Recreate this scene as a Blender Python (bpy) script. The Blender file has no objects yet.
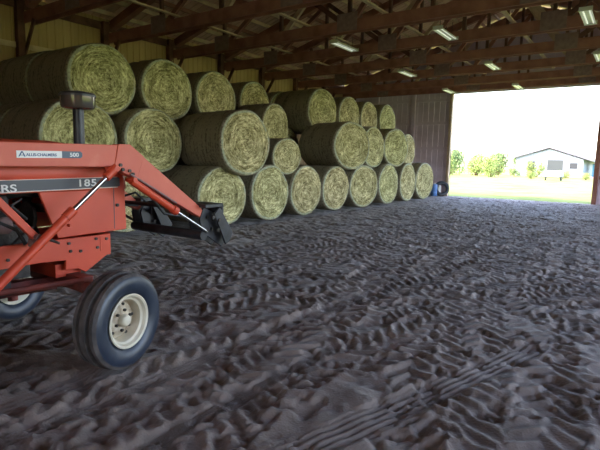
import bpy, math, random
import numpy as np
from mathutils import Vector, Matrix
C = bpy.context.scene.collection
PI = math.pi
random.seed(4)

# ------------------------------------------------------------------ helpers
class MB:
    def __init__(s): s.v=[]; s.f=[]; s.m=None
    def add(s, vs, fs):
        b=len(s.v); s.v += [tuple(v) for v in vs]; s.f += [tuple(i+b for i in f) for f in fs]; return s
    def box(s, a, b):
        (x0,y0,z0),(x1,y1,z1)=a,b
        return s.add([(x0,y0,z0),(x1,y0,z0),(x1,y1,z0),(x0,y1,z0),(x0,y0,z1),(x1,y0,z1),(x1,y1,z1),(x0,y1,z1)],
              [(3,2,1,0),(4,5,6,7),(0,1,5,4),(1,2,6,5),(2,3,7,6),(3,0,4,7)])
    def beam(s, p, q, w, h, up=(0,0,1)):
        """rectangular bar from p to q: w across, h along up"""
        p=Vector(p); q=Vector(q); d=(q-p).normalized(); u=Vector(up); u=(u-d*u.dot(d)).normalized(); r=d.cross(u)
        vs=[]
        for c in (p,q):
            for i,j in ((-1,-1),(1,-1),(1,1),(-1,1)): vs.append(c+r*(i*w/2)+u*(j*h/2))
        return s.add(vs,[(3,2,1,0),(4,5,6,7),(0,1,5,4),(1,2,6,5),(2,3,7,6),(3,0,4,7)])
    def tube(s, pts, r, n=14, cap=True):
        pts=[Vector(p) for p in pts]; rs=r if isinstance(r,(list,tuple)) else [r]*len(pts)
        rings=[]; ref=None
        for i,p in enumerate(pts):
            d=(pts[min(i+1,len(pts)-1)]-pts[max(i-1,0)]).normalized()
            if ref is None: ref=Vector((0,0,1)) if abs(d.z)<.9 else Vector((1,0,0))
            a=(ref-d*ref.dot(d)).normalized(); ref=a; b=d.cross(a)
            rings.append([p+(a*math.cos(t)+b*math.sin(t))*rs[i] for t in (2*PI*k/n for k in range(n))])
        vs=[v for R in rings for v in R]; fs=[]
        for i in range(len(pts)-1):
            for k in range(n):
                k2=(k+1)%n; fs.append((i*n+k,i*n+k2,(i+1)*n+k2,(i+1)*n+k))
        if cap:
            fs.append(tuple(range(n-1,-1,-1))); fs.append(tuple((len(pts)-1)*n+k for k in range(n)))
        return s.add(vs,fs)
    def lathe(s, prof, c, axis='x', n=48, sg=1):
        """prof: list of (radius, offset along axis)"""
        c=Vector(c); vs=[]; fs=[]; m=len(prof)
        for k in range(n):
            t=2*PI*k/n; ca,sa=math.cos(t),math.sin(t)
            for r,o in prof:
                if axis=='x': vs.append(c+Vector((o*sg,r*ca,r*sa)))
                elif axis=='z': vs.append(c+Vector((r*ca,r*sa,o)))
                else: vs.append(c+Vector((r*sa,o,r*ca)))
        for k in range(n):
            k2=(k+1)%n
            for i in range(m-1):
                f=(k*m+i,k*m+i+1,k2*m+i+1,k2*m+i); fs.append(f if sg>0 else f[::-1])
        return s.add(vs,fs)
    def prism_x(s, yz, x0, x1):
        """side outline in (y,z) pushed out from x0 to x1"""
        n=len(yz); vs=[(x0,y,z) for y,z in yz]+[(x1,y,z) for y,z in yz]
        a=sum(yz[i][0]*yz[(i+1)%n][1]-yz[(i+1)%n][0]*yz[i][1] for i in range(n))
        fs=[tuple(range(n))[::-1],tuple(range(n,2*n))]+[(i,(i+1)%n,n+(i+1)%n,n+i) for i in range(n)]
        if a<0: fs=[f[::-1] for f in fs]
        return s.add(vs,fs)
    def prism_y(s, xz, y0, y1):
        n=len(xz); vs=[(x,y0,z) for x,z in xz]+[(x,y1,z) for x,z in xz]
        return s.add(vs,[tuple(range(n)),tuple(range(n,2*n))[::-1]]+[(i,n+i,n+(i+1)%n,(i+1)%n) for i in range(n)])
    def build(s, name, mat, parent=None, smooth=False, bevel=0, loc=None, fix=True):
        me=bpy.data.meshes.new(name); me.from_pydata(s.v,[],s.f); me.update()
        if fix:
            import bmesh
            bm=bmesh.new(); bm.from_mesh(me); bmesh.ops.recalc_face_normals(bm,faces=bm.faces); bm.to_mesh(me); bm.free()
        o=bpy.data.objects.new(name,me); C.objects.link(o); me.materials.append(mat)
        if smooth:
            me.polygons.foreach_set('use_smooth',[True]*len(me.polygons))
            me.set_sharp_from_angle(angle=math.radians(smooth if smooth is not True else 40))
        if bevel:
            b=o.modifiers.new('bevel','BEVEL'); b.width=bevel; b.segments=2; b.limit_method='ANGLE'; b.angle_limit=.6
        if parent is not None: o.parent=parent
        if loc: o.location=loc
        return o

def tag(o, label=None, cat=None, group=None, kind=None):
    if label: o['label']=label
    if cat: o['category']=cat
    if group: o['group']=group
    if kind: o['kind']=kind
    return o
def empty(name, loc=(0,0,0)):
    o=bpy.data.objects.new(name,None); C.objects.link(o); o.location=loc; o.empty_display_size=.2; return o
def copy_tree(o, parent=None):
    c=o.copy(); C.objects.link(c); c.parent=parent
    for ch in list(o.children): copy_tree(ch,c)
    return c

# ------------------------------------------------------------------ materials
def mat(name, col, rough=.6, metal=0, spec=.5, emit=None, estr=0):
    m=bpy.data.materials.new(name); m.use_nodes=True; b=m.node_tree.nodes['Principled BSDF']
    b.inputs['Base Color'].default_value=(*col,1); b.inputs['Roughness'].default_value=rough
    b.inputs['Metallic'].default_value=metal; b.inputs['Specular IOR Level'].default_value=spec
    if emit: b.inputs['Emission Color'].default_value=(*emit,1); b.inputs['Emission Strength'].default_value=estr
    return m
def noisy(name, c1, c2, scale=5, rough=.7, metal=0, bump=.2, stretch=(1,1,1), detail=6, lo=.35, hi=.65, bscale=None, spec=.4, bdist=.02, third=None):
    m=mat(name,c1,rough,metal,spec); nt=m.node_tree; N=nt.nodes; L=nt.links; b=N['Principled BSDF']
    tc=N.new('ShaderNodeTexCoord'); mp=N.new('ShaderNodeMapping'); mp.inputs['Scale'].default_value=stretch
    L.new(tc.outputs['Object'],mp.inputs[0])
    n=N.new('ShaderNodeTexNoise'); n.inputs['Scale'].default_value=scale; n.inputs['Detail'].default_value=detail; L.new(mp.outputs[0],n.inputs['Vector'])
    r=N.new('ShaderNodeValToRGB'); r.color_ramp.elements[0].position=lo; r.color_ramp.elements[1].position=hi
    r.color_ramp.elements[0].color=(*c1,1); r.color_ramp.elements[1].color=(*c2,1)
    if third:
        e=r.color_ramp.elements.new(third[0]); e.color=(*third[1],1)
    L.new(n.outputs[0],r.inputs[0]); L.new(r.outputs[0],b.inputs['Base Color'])
    if bump:
        n2=N.new('ShaderNodeTexNoise'); n2.inputs['Scale'].default_value=bscale or scale*3; n2.inputs['Detail'].default_value=8; L.new(mp.outputs[0],n2.inputs['Vector'])
        bp=N.new('ShaderNodeBump'); bp.inputs['Strength'].default_value=bump; bp.inputs['Distance'].default_value=bdist
        L.new(n2.outputs[0],bp.inputs['Height']); L.new(bp.outputs[0],b.inputs['Normal'])
    return m

def hay_material(name, dark, mid, light):
    """cut straw wound round the bale axis (local x): streaks follow the windings"""
    m=mat(name,mid,.85,0,.2); nt=m.node_tree; N=nt.nodes; L=nt.links; b=N['Principled BSDF']
    tc=N.new('ShaderNodeTexCoord'); sp=N.new('ShaderNodeSeparateXYZ'); L.new(tc.outputs['Object'],sp.inputs[0])
    def M(op,a,bv=None):
        k=N.new('ShaderNodeMath'); k.operation=op
        for i,x in enumerate((a,bv)):
            if x is None: continue
            if isinstance(x,(int,float)): k.inputs[i].default_value=x
            else: L.new(x,k.inputs[i])
        return k.outputs[0]
    y,z=sp.outputs[1],sp.outputs[2]
    r=M('SQRT',M('ADD',M('MULTIPLY',y,y),M('MULTIPLY',z,z)))
    th=M('ARCTAN2',z,y)
    # wobble so rings are not perfect
    n0=N.new('ShaderNodeTexNoise'); n0.inputs['Scale'].default_value=5; n0.inputs['Detail'].default_value=3; L.new(tc.outputs['Object'],n0.inputs['Vector'])
    rr=M('ADD',r,M('MULTIPLY',n0.outputs[0],.07))
    cx=M('COSINE',th); sx=M('SINE',th)
    oi=N.new('ShaderNodeObjectInfo'); rnd=M('MULTIPLY',oi.outputs['Random'],37.)
    def comb(a,bb,c):
        k=N.new('ShaderNodeCombineXYZ')
        for i,x in enumerate((a,bb,c)): L.new(x,k.inputs[i])
        return k.outputs[0]
    v1=comb(M('ADD',M('MULTIPLY',rr,46.),rnd),M('MULTIPLY',cx,2.6),M('MULTIPLY',sx,2.6))
    v2=comb(M('ADD',M('MULTIPLY',rr,9.),rnd),M('MULTIPLY',cx,1.5),M('MULTIPLY',sx,1.5))
    a=N.new('ShaderNodeTexNoise'); a.inputs['Scale'].default_value=1; a.inputs['Detail'].default_value=5; a.inputs['Roughness'].default_value=.75; L.new(v1,a.inputs['Vector'])
    bb=N.new('ShaderNodeTexNoise'); bb.inputs['Scale'].default_value=1; bb.inputs['Detail'].default_value=3; L.new(v2,bb.inputs['Vector'])
    g=N.new('ShaderNodeTexNoise'); g.inputs['Scale'].default_value=26; g.inputs['Detail'].default_value=5; g.inputs['Roughness'].default_value=.8; L.new(tc.outputs['Object'],g.inputs['Vector'])
    mix=M('ADD',M('ADD',M('MULTIPLY',a.outputs[0],.5),M('MULTIPLY',bb.outputs[0],.18)),M('MULTIPLY',g.outputs[0],.32))
    ramp=N.new('ShaderNodeValToRGB'); E=ramp.color_ramp.elements
    E[0].position=.41; E[0].color=(*dark,1); E[1].position=.585; E[1].color=(*light,1); e=E.new(.49); e.color=(*mid,1)
    L.new(mix,ramp.inputs[0])
    big=N.new('ShaderNodeTexNoise'); big.inputs['Scale'].default_value=2.2; L.new(tc.outputs['Object'],big.inputs['Vector'])
    hs=N.new('ShaderNodeHueSaturation'); L.new(ramp.outputs[0],hs.inputs['Color'])
    L.new(M('ADD',M('MULTIPLY',oi.outputs['Random'],.035),.482),hs.inputs['Hue'])
    L.new(M('ADD',M('MULTIPLY',big.outputs[0],.5),.75),hs.inputs['Value'])
    L.new(hs.outputs[0],b.inputs['Base Color'])
    bp=N.new('ShaderNodeBump'); bp.inputs['Strength'].default_value=.9; bp.inputs['Distance'].default_value=.03; L.new(mix,bp.inputs['Height']); L.new(bp.outputs[0],b.inputs['Normal'])
    return m

def wrap_material():
    m=mat('net_wrap',(.1,.1,.06),.75,0,.3); nt=m.node_tree; N=nt.nodes; L=nt.links; b=N['Principled BSDF']
    tc=N.new('ShaderNodeTexCoord'); mp=N.new('ShaderNodeMapping'); mp.inputs['Scale'].default_value=(1,.12,.12); L.new(tc.outputs['Object'],mp.inputs[0])
    n=N.new('ShaderNodeTexNoise'); n.inputs['Scale'].default_value=16; n.inputs['Detail'].default_value=5; L.new(mp.outputs[0],n.inputs['Vector'])
    n2=N.new('ShaderNodeTexNoise'); n2.inputs['Scale'].default_value=30; n2.inputs['Detail'].default_value=6; L.new(tc.outputs['Object'],n2.inputs['Vector'])
    mx=N.new('ShaderNodeMath'); mx.operation='ADD'; L.new(n.outputs[0],mx.inputs[0]); L.new(n2.outputs[0],mx.inputs[1])
    r=N.new('ShaderNodeValToRGB'); r.color_ramp.elements[0].position=.78/2+.36; r.color_ramp.elements[1].position=1.0
    r.color_ramp.elements[0].position=.8; r.color_ramp.elements[1].position=1.2 if False else 1.0
    r.color_ramp.elements[0].color=(.12,.105,.07,1); r.color_ramp.elements[1].color=(.27,.24,.165,1)
    L.new(mx.outputs[0],r.inputs[0]); L.new(r.outputs[0],b.inputs['Base Color'])
    bp=N.new('ShaderNodeBump'); bp.inputs['Strength'].default_value=.6; bp.inputs['Distance'].default_value=.02; L.new(mx.outputs[0],bp.inputs['Height']); L.new(bp.outputs[0],b.inputs['Normal'])
    return m

HAY=hay_material('hay_cut_face',(.085,.072,.028),(.40,.36,.155),(.92,.87,.50))
WRAP=wrap_material()
EDGE=noisy('net_wrap_edge',(.30,.33,.22),(.50,.52,.36),30,.7,bump=.4)
WOODRED=noisy('red_brown_timber',(.22,.09,.065),(.34,.15,.11),3,.8,bump=.3,stretch=(1,1,1),bscale=40)
WOODDARK=noisy('dark_timber',(.085,.035,.028),(.17,.075,.055),4,.8,bump=.3,bscale=40)
WOODPALE=noisy('pale_timber',(.46,.33,.22),(.62,.46,.32),4,.75,bump=.2,bscale=40)
GUSSET=noisy('grey_steel_gusset',(.20,.12,.11),(.27,.18,.17),8,.6,metal=0,bump=.05)
WALLM=noisy('olive_tan_wall_sheet',(.37,.24,.11),(.50,.335,.165),1.3,.55,bump=.05,stretch=(1,1,.3))
ROOFM=noisy('brown_roof_sheet',(.60,.38,.28),(.74,.50,.39),1.2,.6,bump=.05)
ENDW=noisy('glare_tinted_end_wall_sheet',(.58,.47,.56),(.68,.57,.66),.8,.6,bump=.05,stretch=(1,1,3))  # pale mauve puts the glare veil around the doorway into the sheet colour
LAMPW=mat('white_lamp_metal',(.62,.62,.56),.4)
LAMPT=mat('lamp_tube',(.9,.9,.85),.3,emit=(.95,1.0,.85),estr=.10)
RED=noisy('tractor_orange_paint',(.62,.075,.03),(.52,.055,.025),3,.42,bump=.05,lo=.3,hi=.8)
FADED=noisy('faded_orange_paint',(.62,.125,.075),(.72,.22,.145),6,.5,bump=.08,lo=.3,hi=.8,third=(.6,(.64,.14,.085)))
DKRED=noisy('dirty_red_paint',(.24,.05,.035),(.12,.035,.028),7,.6,bump=.2)
BLACKM=noisy('black_painted_steel',(.018,.018,.022),(.04,.04,.048),9,.38,bump=.05)
IRON=noisy('oily_iron',(.025,.022,.02),(.07,.06,.055),14,.5,metal=.5,bump=.3)
CHROME=mat('chrome_rod',(.55,.55,.58),.22,1)
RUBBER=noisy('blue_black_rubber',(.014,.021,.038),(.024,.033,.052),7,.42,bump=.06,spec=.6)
TREAD=noisy('dusty_tread_rubber',(.045,.04,.04),(.10,.085,.08),9,.8,bump=.3)
CREAM=noisy('cream_rim_paint',(.62,.56,.43),(.72,.66,.53),6,.5,bump=.05)
RUST=noisy('rusty_cream_metal',(.26,.19,.12),(.60,.52,.39),16,.7,bump=.2)
STRIPE=mat('charcoal_stripe',(.055,.055,.065),.45)
PINK=mat('stripe_edge_white',(.75,.6,.52),.5)
WHITE=mat('white_decal',(.8,.8,.78),.45)
NAVY=mat('navy_decal',(.06,.09,.14),.45)
BLUEINK=mat('blue_ink',(.05,.10,.22),.5)
LETTER=mat('white_lettering',(.72,.72,.70),.45)
GREYV=mat('grey_vent',(.2,.2,.22),.6)
GLASS=mat('dark_glossy_bowl',(.10,.085,.07),.12,.35)
SEATM=mat('black_vinyl',(.02,.02,.02),.5)

# ------------------------------------------------------------------ numpy noise
def vnoise(x,y,seed=0):
    xi=np.floor(x).astype(np.int64); yi=np.floor(y).astype(np.int64); fx=x-xi; fy=y-yi
    fx=fx*fx*fx*(fx*(fx*6-15)+10); fy=fy*fy*fy*(fy*(fy*6-15)+10)
    def h(a,b):
        n=(a*374761393+b*668265263+seed*1442695041)&0x7fffffff
        n=((n^(n>>13))*1274126177)&0x7fffffff
        return ((n^(n>>16))&0xffff)/65535.0
    return (h(xi,yi)*(1-fx)+h(xi+1,yi)*fx)*(1-fy)+(h(xi,yi+1)*(1-fx)+h(xi+1,yi+1)*fx)*fy-.5
def fbm(x,y,seed=0,o=4,g=.5):
    s=0;a=1
    for i in range(o): s=s+a*vnoise(x*2**i,y*2**i,seed+i*17); a*=g
    return s

# ------------------------------------------------------------------ the dirt floor
YB=23.55      # end wall
def grid_mesh(name, xs, ys, hfun, material):
    X,Y=np.meshgrid(xs,ys); Z=hfun(X,Y); n,m=X.shape
    co=np.stack([X,Y,Z],-1).reshape(-1,3).astype(np.float32)
    i=np.arange(n*m).reshape(n,m); q=np.stack([i[:-1,:-1],i[:-1,1:],i[1:,1:],i[1:,:-1]],-1).reshape(-1,4)
    me=bpy.data.meshes.new(name); me.vertices.add(len(co)); me.vertices.foreach_set('co',co.ravel())
    me.loops.add(q.size); me.loops.foreach_set('vertex_index',q.ravel().astype(np.int32))
    me.polygons.add(len(q)); me.polygons.foreach_set('loop_start',np.arange(0,q.size,4,dtype=np.int32))
    me.polygons.foreach_set('use_smooth',np.ones(len(q),bool)); me.update(calc_edges=True); me.validate()
    o=bpy.data.objects.new(name,me); C.objects.link(o); me.materials.append(material); return o

def smooth(a,b,x): t=np.clip((x-a)/(b-a),0,1); return t*t*(3-2*t)
rng=np.random.RandomState(7)
def lug_pass(H,X,Y,s,t,w,pitch,k,depth,seed,on=None):
    """one pass of a lugged tyre; s runs along the track, t across it"""
    wob=.09*fbm(X*2.2,Y*2.2,seed)
    tt=t+wob; m=smooth(w,w*.86,np.abs(tt))
    if on is not None: m=m*on
    ph=s/pitch+k*np.abs(tt)/pitch+.45*fbm(X*1.8,Y*1.8,seed+5,2,.5)+np.where(tt>0,.5,0)
    bar=np.sin(2*PI*ph); bar=smooth(-.25+.35*vnoise(X*1.7,Y*1.7,seed+3),.9,bar)
    side=smooth(0,.05,np.abs(tt))
    prof=depth*(bar*(.6+.4*side)-.5)+.006*fbm(X*16,Y*16,seed+9)+.016*fbm(X*4,Y*4,seed+2,2)
    rim=.008*np.exp(-((np.abs(tt)-w*1.05)/.05)**2)*(1+1.5*fbm(X*5,Y*5,seed+1))*(on if on is not None else 1)
    return H*(1-m)+prof*m+rim
def rib_pass(H,X,Y,s,t,w,seed,depth=.02,n=5):
    tt=t+.012*fbm(X*2,Y*2,seed); m=smooth(w,w*.85,np.abs(tt))
    prof=-depth+.012*np.cos(tt/w*PI*n)+.004*np.sin(s/.045)+.004*fbm(X*20,Y*20,seed)
    rim=.003*np.exp(-((np.abs(tt)-w*1.12)/.04)**2)
    return H*(1-m)+prof*m+rim
def floor_h(X,Y):
    H=.03*fbm(X*1.1,Y*1.1,3)+.03*(fbm(X*4.2,Y*4.2,8,4,.5))+.008*fbm(X*11,Y*11,5)
    P=[]
    # straight passes running along the barn, a few slanting, then sweeping turns
    for i in range(18):
        P.append(('l',rng.uniform(-6.8,4),rng.uniform(-.35,.35),rng.choice([-1,1])))
    for i in range(14):
        P.append(('l',rng.uniform(-9,6),rng.uniform(-1.4,1.4),rng.choice([-1,1])))
    for i in range(20):
        P.append(('c',(rng.uniform(-7,6),rng.uniform(3,21)),rng.uniform(2.2,6.5),rng.choice([-1,1])))
    rng.shuffle(P)
    PM=[smooth(-.32,-.05,fbm(X*.45+n*3.1,Y*.45,200+n)) for n in range(len(P))]
    for n,p in enumerate(P):
        if p[0]=='l':
            a=p[2]; x0=p[1]; d=(math.sin(a),math.cos(a))
            t=(X-x0)*d[1]-(Y-10)*d[0]; s=((X-x0)*d[0]+(Y-10)*d[1])*p[3]
        else:
            (cx,cy),R_=p[1],p[2]; r=np.hypot(X-cx,Y-cy); t=r-R_; s=np.arctan2(Y-cy,X-cx)*R_*p[3]
        for off in (-.85,.85):
            q=(np.abs(t-off)<.36)&(PM[n]>.01)
            if not q.any(): continue
            Hq=H[q]; H[q]=Hq*(1-PM[n][q])+PM[n][q]*lug_pass(Hq,X[q],Y[q],s[q],(t-off)[q],.21,.16,.8,rng.uniform(.016,.026),40+n*3)
    H=H+.010*fbm(X*6,Y*6,77,3,.5)
    # narrow ribbed tracks close to the tractor
    for (x0,y0,x1,y1,w) in ((-2.70,0,-2.50,5.0,.10),(-1.62,1,-.62,4.3,.13),(-3.02,-3,-3.0,1.95,.13),(-4.64,-3,-4.64,1.95,.13),(-2.05,0,-1.95,3.3,.07)):
        L=math.hypot(x1-x0,y1-y0); dx,dy=(x1-x0)/L,(y1-y0)/L
        s=(X-x0)*dx+(Y-y0)*dy; t=(X-x0)*dy-(Y-y0)*dx
        on=smooth(-.2,.1,s)*smooth(L+.15,L-.1,s); H2=rib_pass(H,X,Y,s,t,w,int(90+x0*5)); H=H*(1-on)+H2*on
    # level pads under the wheels, hay and the end of the barn
    for cx,cy in ((-2.97,1.98),(-4.64,1.98),(-2.92,-.45),(-4.68,-.45)):
        g=np.exp(-(((X-cx)/.16)**2+((Y-cy)/.16)**2)); H=H*(1-g)-.004*g
    g=smooth(-7.25,-7.6,X)*smooth(2.6,3.0,Y); H=H*(1-g*.85)-.01*g
    g=smooth(22.9,23.5,Y); H=H*(1-g*.8)
    d=fbm(X*6.5,Y*6.5,301,3,.55); H=H-.022*smooth(.10,.26,d)+.004*fbm(X*18,Y*18,310,3,.6)
    return H
def floor_material():
    m=noisy('dirt',(.125,.088,.070),(.225,.175,.148),1.6,.72,bump=.5,detail=8,bscale=70,spec=.4,bdist=.012)
    return m
DIRT=floor_material()
DIRT.node_tree.nodes['Principled BSDF'].inputs['Sheen Weight'].default_value=.16; DIRT.node_tree.nodes['Principled BSDF'].inputs['Sheen Roughness'].default_value=.45
def spaced(segs):
    out=[segs[0][0]]
    for a,b,n in segs: out+=list(np.linspace(a,b,n+1)[1:])
    return np.array(out)
xs=spaced([(-13.7,-8,40),(-8,-4.8,90),(-4.8,-3.3,90),(-3.3,-.4,230),(-.4,.6,45),(.6,4.9,60)])
ys=spaced([(-6,.6,40),(.6,4.5,190),(4.5,9,160),(9,16,170),(16,23.62,130)])
fl=grid_mesh('floor',xs,ys,floor_h,DIRT); tag(fl,'trampled dark dirt floor printed with tyre lugs',None,None,'structure')

# ------------------------------------------------------------------ barn shell
XL,XR,XM=-13.62,4.82,-4.4; ZE,ZR=5.50,8.25
def ribbed(xs0,xs1,zs0,zs1,vert=True):
    return None
# left wall: upright ribbed sheets
w=MB(); y=-6
def rib_profile(a,b,step=.23):
    pts=[];y=a
    while y<b:
        pts+=[(y,0),(y+step*.62,0),(y+step*.70,.02),(y+step*.92,.02)]; y+=step
    pts.append((b,0)); return [p for p in pts if p[0]<=b]
pr=rib_profile(-6,YB)
vs=[];fs=[]
for (yy,d) in pr: vs+=[(XL-.02+d,yy,-.1),(XL-.02+d,yy,ZE+.13),(XL-.1,yy,-.1),(XL-.1,yy,ZE+.13)]
for i in range(len(pr)-1):
    a=i*4; fs+=[(a,a+1,a+5,a+4),(a+2,a+6,a+7,a+3),(a+1,a+3,a+7,a+5)]
w.add(vs,fs); wl=tag(w.build('wall_left',WALLM),kind='structure')
PY_=[23.35,21.2,18.75,16.3,13.85,11.4,8.95,6.5,4.05,1.6,-.85,-3.3,-5.75]
for i,y in enumerate(PY_):
    MB().box((XL+.02,y-.09,-.1),(XL+.20,y+.09,ZE)).build('post',WOODDARK,wl)
    if i<len(PY_)-1:   # slanting knee board between post and eave girt
        MB().beam((XL+.18,y+.07,4.15),(XL+.72,y+.07,4.93),.04,.12,(0,0,1)).build('knee_brace',WOODDARK,wl)
for z in (1.0,2.2,3.4,4.35):
    MB().box((XL+.02,-6,z-.07),(XL+.06,YB-.1,z+.07)).build('girt',WOODRED if z<4 else WOODPALE,wl)
MB().box((XL+.02,-6,ZE-.22),(XL+.07,YB-.1,ZE)).build('eave_girt',WOODDARK,wl)

# end wall with the big doorway
DX0,DX1,DZ=-7.65,-1.62,4.86
def wall_with_hole(name,y0,y1,hole,m,facedir):
    w=MB(); x0,x1,z0=hole[0],hole[1],hole[2]
    def zt(x): return ZE+(ZR-ZE)*(1-abs(x-XM)/(XR-XM))
    def seg(a,b,low):
        x=a
        while x<b-1e-6:
            e=min(x+.28,b); dy=.018 if facedir<0 else -.018
            z1=min(zt(x),zt(e))+.11
            w.box((x,y0,low),(x+(e-x)*.7,y1,z1)); w.box((x+(e-x)*.7,y0-(.018 if facedir<0 else 0),low),(e,y1+(0 if facedir<0 else .018),z1)); x=e
    seg(XL,x0,-.1); seg(x0,x1,z0); seg(x1,XR,-.1)
    return tag(w.build(name,m),kind='structure')
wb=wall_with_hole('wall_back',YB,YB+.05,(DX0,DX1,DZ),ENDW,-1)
for z in (1.1,2.3,3.5,4.6):
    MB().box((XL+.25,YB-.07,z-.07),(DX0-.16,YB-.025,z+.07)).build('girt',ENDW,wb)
    if z<4: MB().box((DX1+.2,YB-.07,z-.07),(XR-.2,YB-.025,z+.07)).build('girt',WOODRED,wb)
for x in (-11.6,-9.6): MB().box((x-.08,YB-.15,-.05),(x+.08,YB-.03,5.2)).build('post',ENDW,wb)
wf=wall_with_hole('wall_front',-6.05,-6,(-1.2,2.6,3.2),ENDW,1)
# door jambs
t=MB(); t.box((DX0-.13,YB-.16,-.05),(DX0,YB+.07,DZ+.05)); tag(t.build('trim_1',WOODPALE,bevel=.008),kind='structure')
t=MB(); t.box((DX1,YB-.16,-.05),(DX1+.17,YB+.07,DZ+.05)); tag(t.build('trim_2',WOODRED,bevel=.008),kind='structure')
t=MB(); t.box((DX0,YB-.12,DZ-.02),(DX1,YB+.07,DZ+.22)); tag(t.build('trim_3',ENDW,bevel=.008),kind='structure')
# sliding door pushed open outside on the right
d=MB()
for i in range(12): d.box((DX1+.05+i*.26,YB+.1,.05),(DX1+.05+i*.26+.24,YB+.14,DZ+.1))
dd=tag(d.build('door_1',WOODDARK),kind='structure')
b=MB(); 
for z in (.35,2.4,4.5): b.box((DX1+.02,YB+.14,z-.08),(DX1+3.15,YB+.18,z+.08))
b.build('rail',WOODDARK,dd)
# right side: posts, low-hung upper sheet, open below
wr=MB(); wr.box((XR,-6,4.6),(XR+.05,YB,ZE+.13)); wr.box((XR,21.5,-.1),(XR+.05,YB,4.6)); wr.box((XR,-6,-.1),(XR+.05,2.0,4.6)); wr.box((XR,2.0,4.0),(XR+.05,21.5,4.6)); wr=tag(wr.build('wall_right',WALLM),kind='structure')
for y in PY_: MB().box((XR-.2,y-.09,-.1),(XR-.02,y+.09,ZE)).build('post',WOODDARK,wr)

# roof: ribbed sheet on purlins
pr=rib_profile(-6.3,YB+.4,.23); r=MB()
for sgn in (-1,1):
    xe=XM+sgn*(XR-XM+.35); ze=ZE-.35*(ZR-ZE)/(XR-XM)
    vs=[];fs=[]
    for (yy,dz) in pr: vs+=[(XM,yy,ZR+.16+dz),(xe,yy,ze+.16+dz),(XM,yy,ZR+.22),(xe,yy,ze+.22)]
    for i in range(len(pr)-1):
        a=i*4; fs+=[(a,a+1,a+5,a+4),(a+2,a+6,a+7,a+3),(a+1,a+3,a+7,a+5)]
    r.add(vs,fs)
rf=tag(r.build('ceiling',ROOFM),kind='structure')
def zroof(x): return ZE+(ZR-ZE)*(1-abs(x-XM)/(XR-XM))
for sgn in (-1,1):
    for k in range(15):
        x=XM+sgn*(.12+k*.62)
        if abs(x-XM)>XR-XM: continue
        z=zroof(x)+.08
        MB().box((x-.028,-6,z-.09),(x+.019,YB-.02,z+.03)).build('purlin',WOODPALE if k%3 else WOODRED,rf)

# trusses ------------------------------------------------------------
ZB=4.90
def make_truss():
    e=empty('roof_truss'); n=8; px=[XL+.22+k*(XR-XL-.44)/n for k in range(n+1)]
    for s in (-1,1):
        MB().box((px[0]-.1,s*.115-.02,ZB),(px[-1]+.1,s*.115+.02,ZB+.28)).build('bottom_chord',WOODRED,e)
    for s in (-1,1):
        xe=px[0] if s<0 else px[-1]
        for q in (-.115,.115):
            pass
        MB().beam((xe,0,zroof(xe)-.15),(XM,0,zroof(XM)-.15),.19,.24,(0,0,1)).build('top_chord',WOODRED,e)
    for k in range(1,n):
        zt=zroof(px[k])-.22
        MB().beam((px[k],0,ZB+.05),(px[k],0,zt),.09,.09,(1,0,0)).build('web',WOODDARK,e)
        if k<n//2:   a,b_=px[k],px[k+1]
        elif k>n//2: a,b_=px[k],px[k-1]
        else: continue
        MB().beam((a,0,ZB+.12),(b_,0,zroof(b_)-.28),.09,.13,(0,0,1)).build('web',WOODPALE if k in (2,5) else WOODRED,e)
        if k in (3,5):
            c=px[k-1] if k<4 else px[k+1]
            MB().beam((px[k],0,ZB+.12),(c,0,zroof(c)-.28),.09,.13,(0,0,1)).build('web',WOODDARK,e)
    for k in (1,3,5,7):
        g=MB(); 
        for s in (-1,1): g.box((px[k]-.3,s*.137-.004,ZB+.01),(px[k]+.3,s*.137+.004,ZB+.46))
        g.build('gusset_plate',GUSSET,e)
    return e
ords=['nearest the end wall','second from the end wall','third from the end wall','fourth from the end wall','fifth from the end wall','sixth from the end wall','seventh from the end wall','eighth from the end wall','ninth from the end wall','tenth from the end wall']
TRY=[23.2]+[y+.2 for y in PY_[1:10]]
tr=make_truss()
for i,y in enumerate(TRY):
    o=tr if i==0 else copy_tree(tr)
    o.location=(0,y,0); tag(o,'brown timber roof truss spanning the barn, '+ords[i],'roof truss','timber roof trusses across the barn')
# pale boards tying the trusses together lengthwise
for j,(x,a,b_,z) in enumerate(((-10.35,2,21,ZB+.32),(-7.9,2,21,ZB+.32),(-5.6,2,21,ZB+.32),(-3.1,2,21,ZB+.32),(-.6,2,21,ZB+.32),(2,2,21,ZB+.32))):
    MB().box((x-.05,a,z-.02),(x+.05,b_,z+.02)).build('tie_board',WOODPALE,rf)
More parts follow.
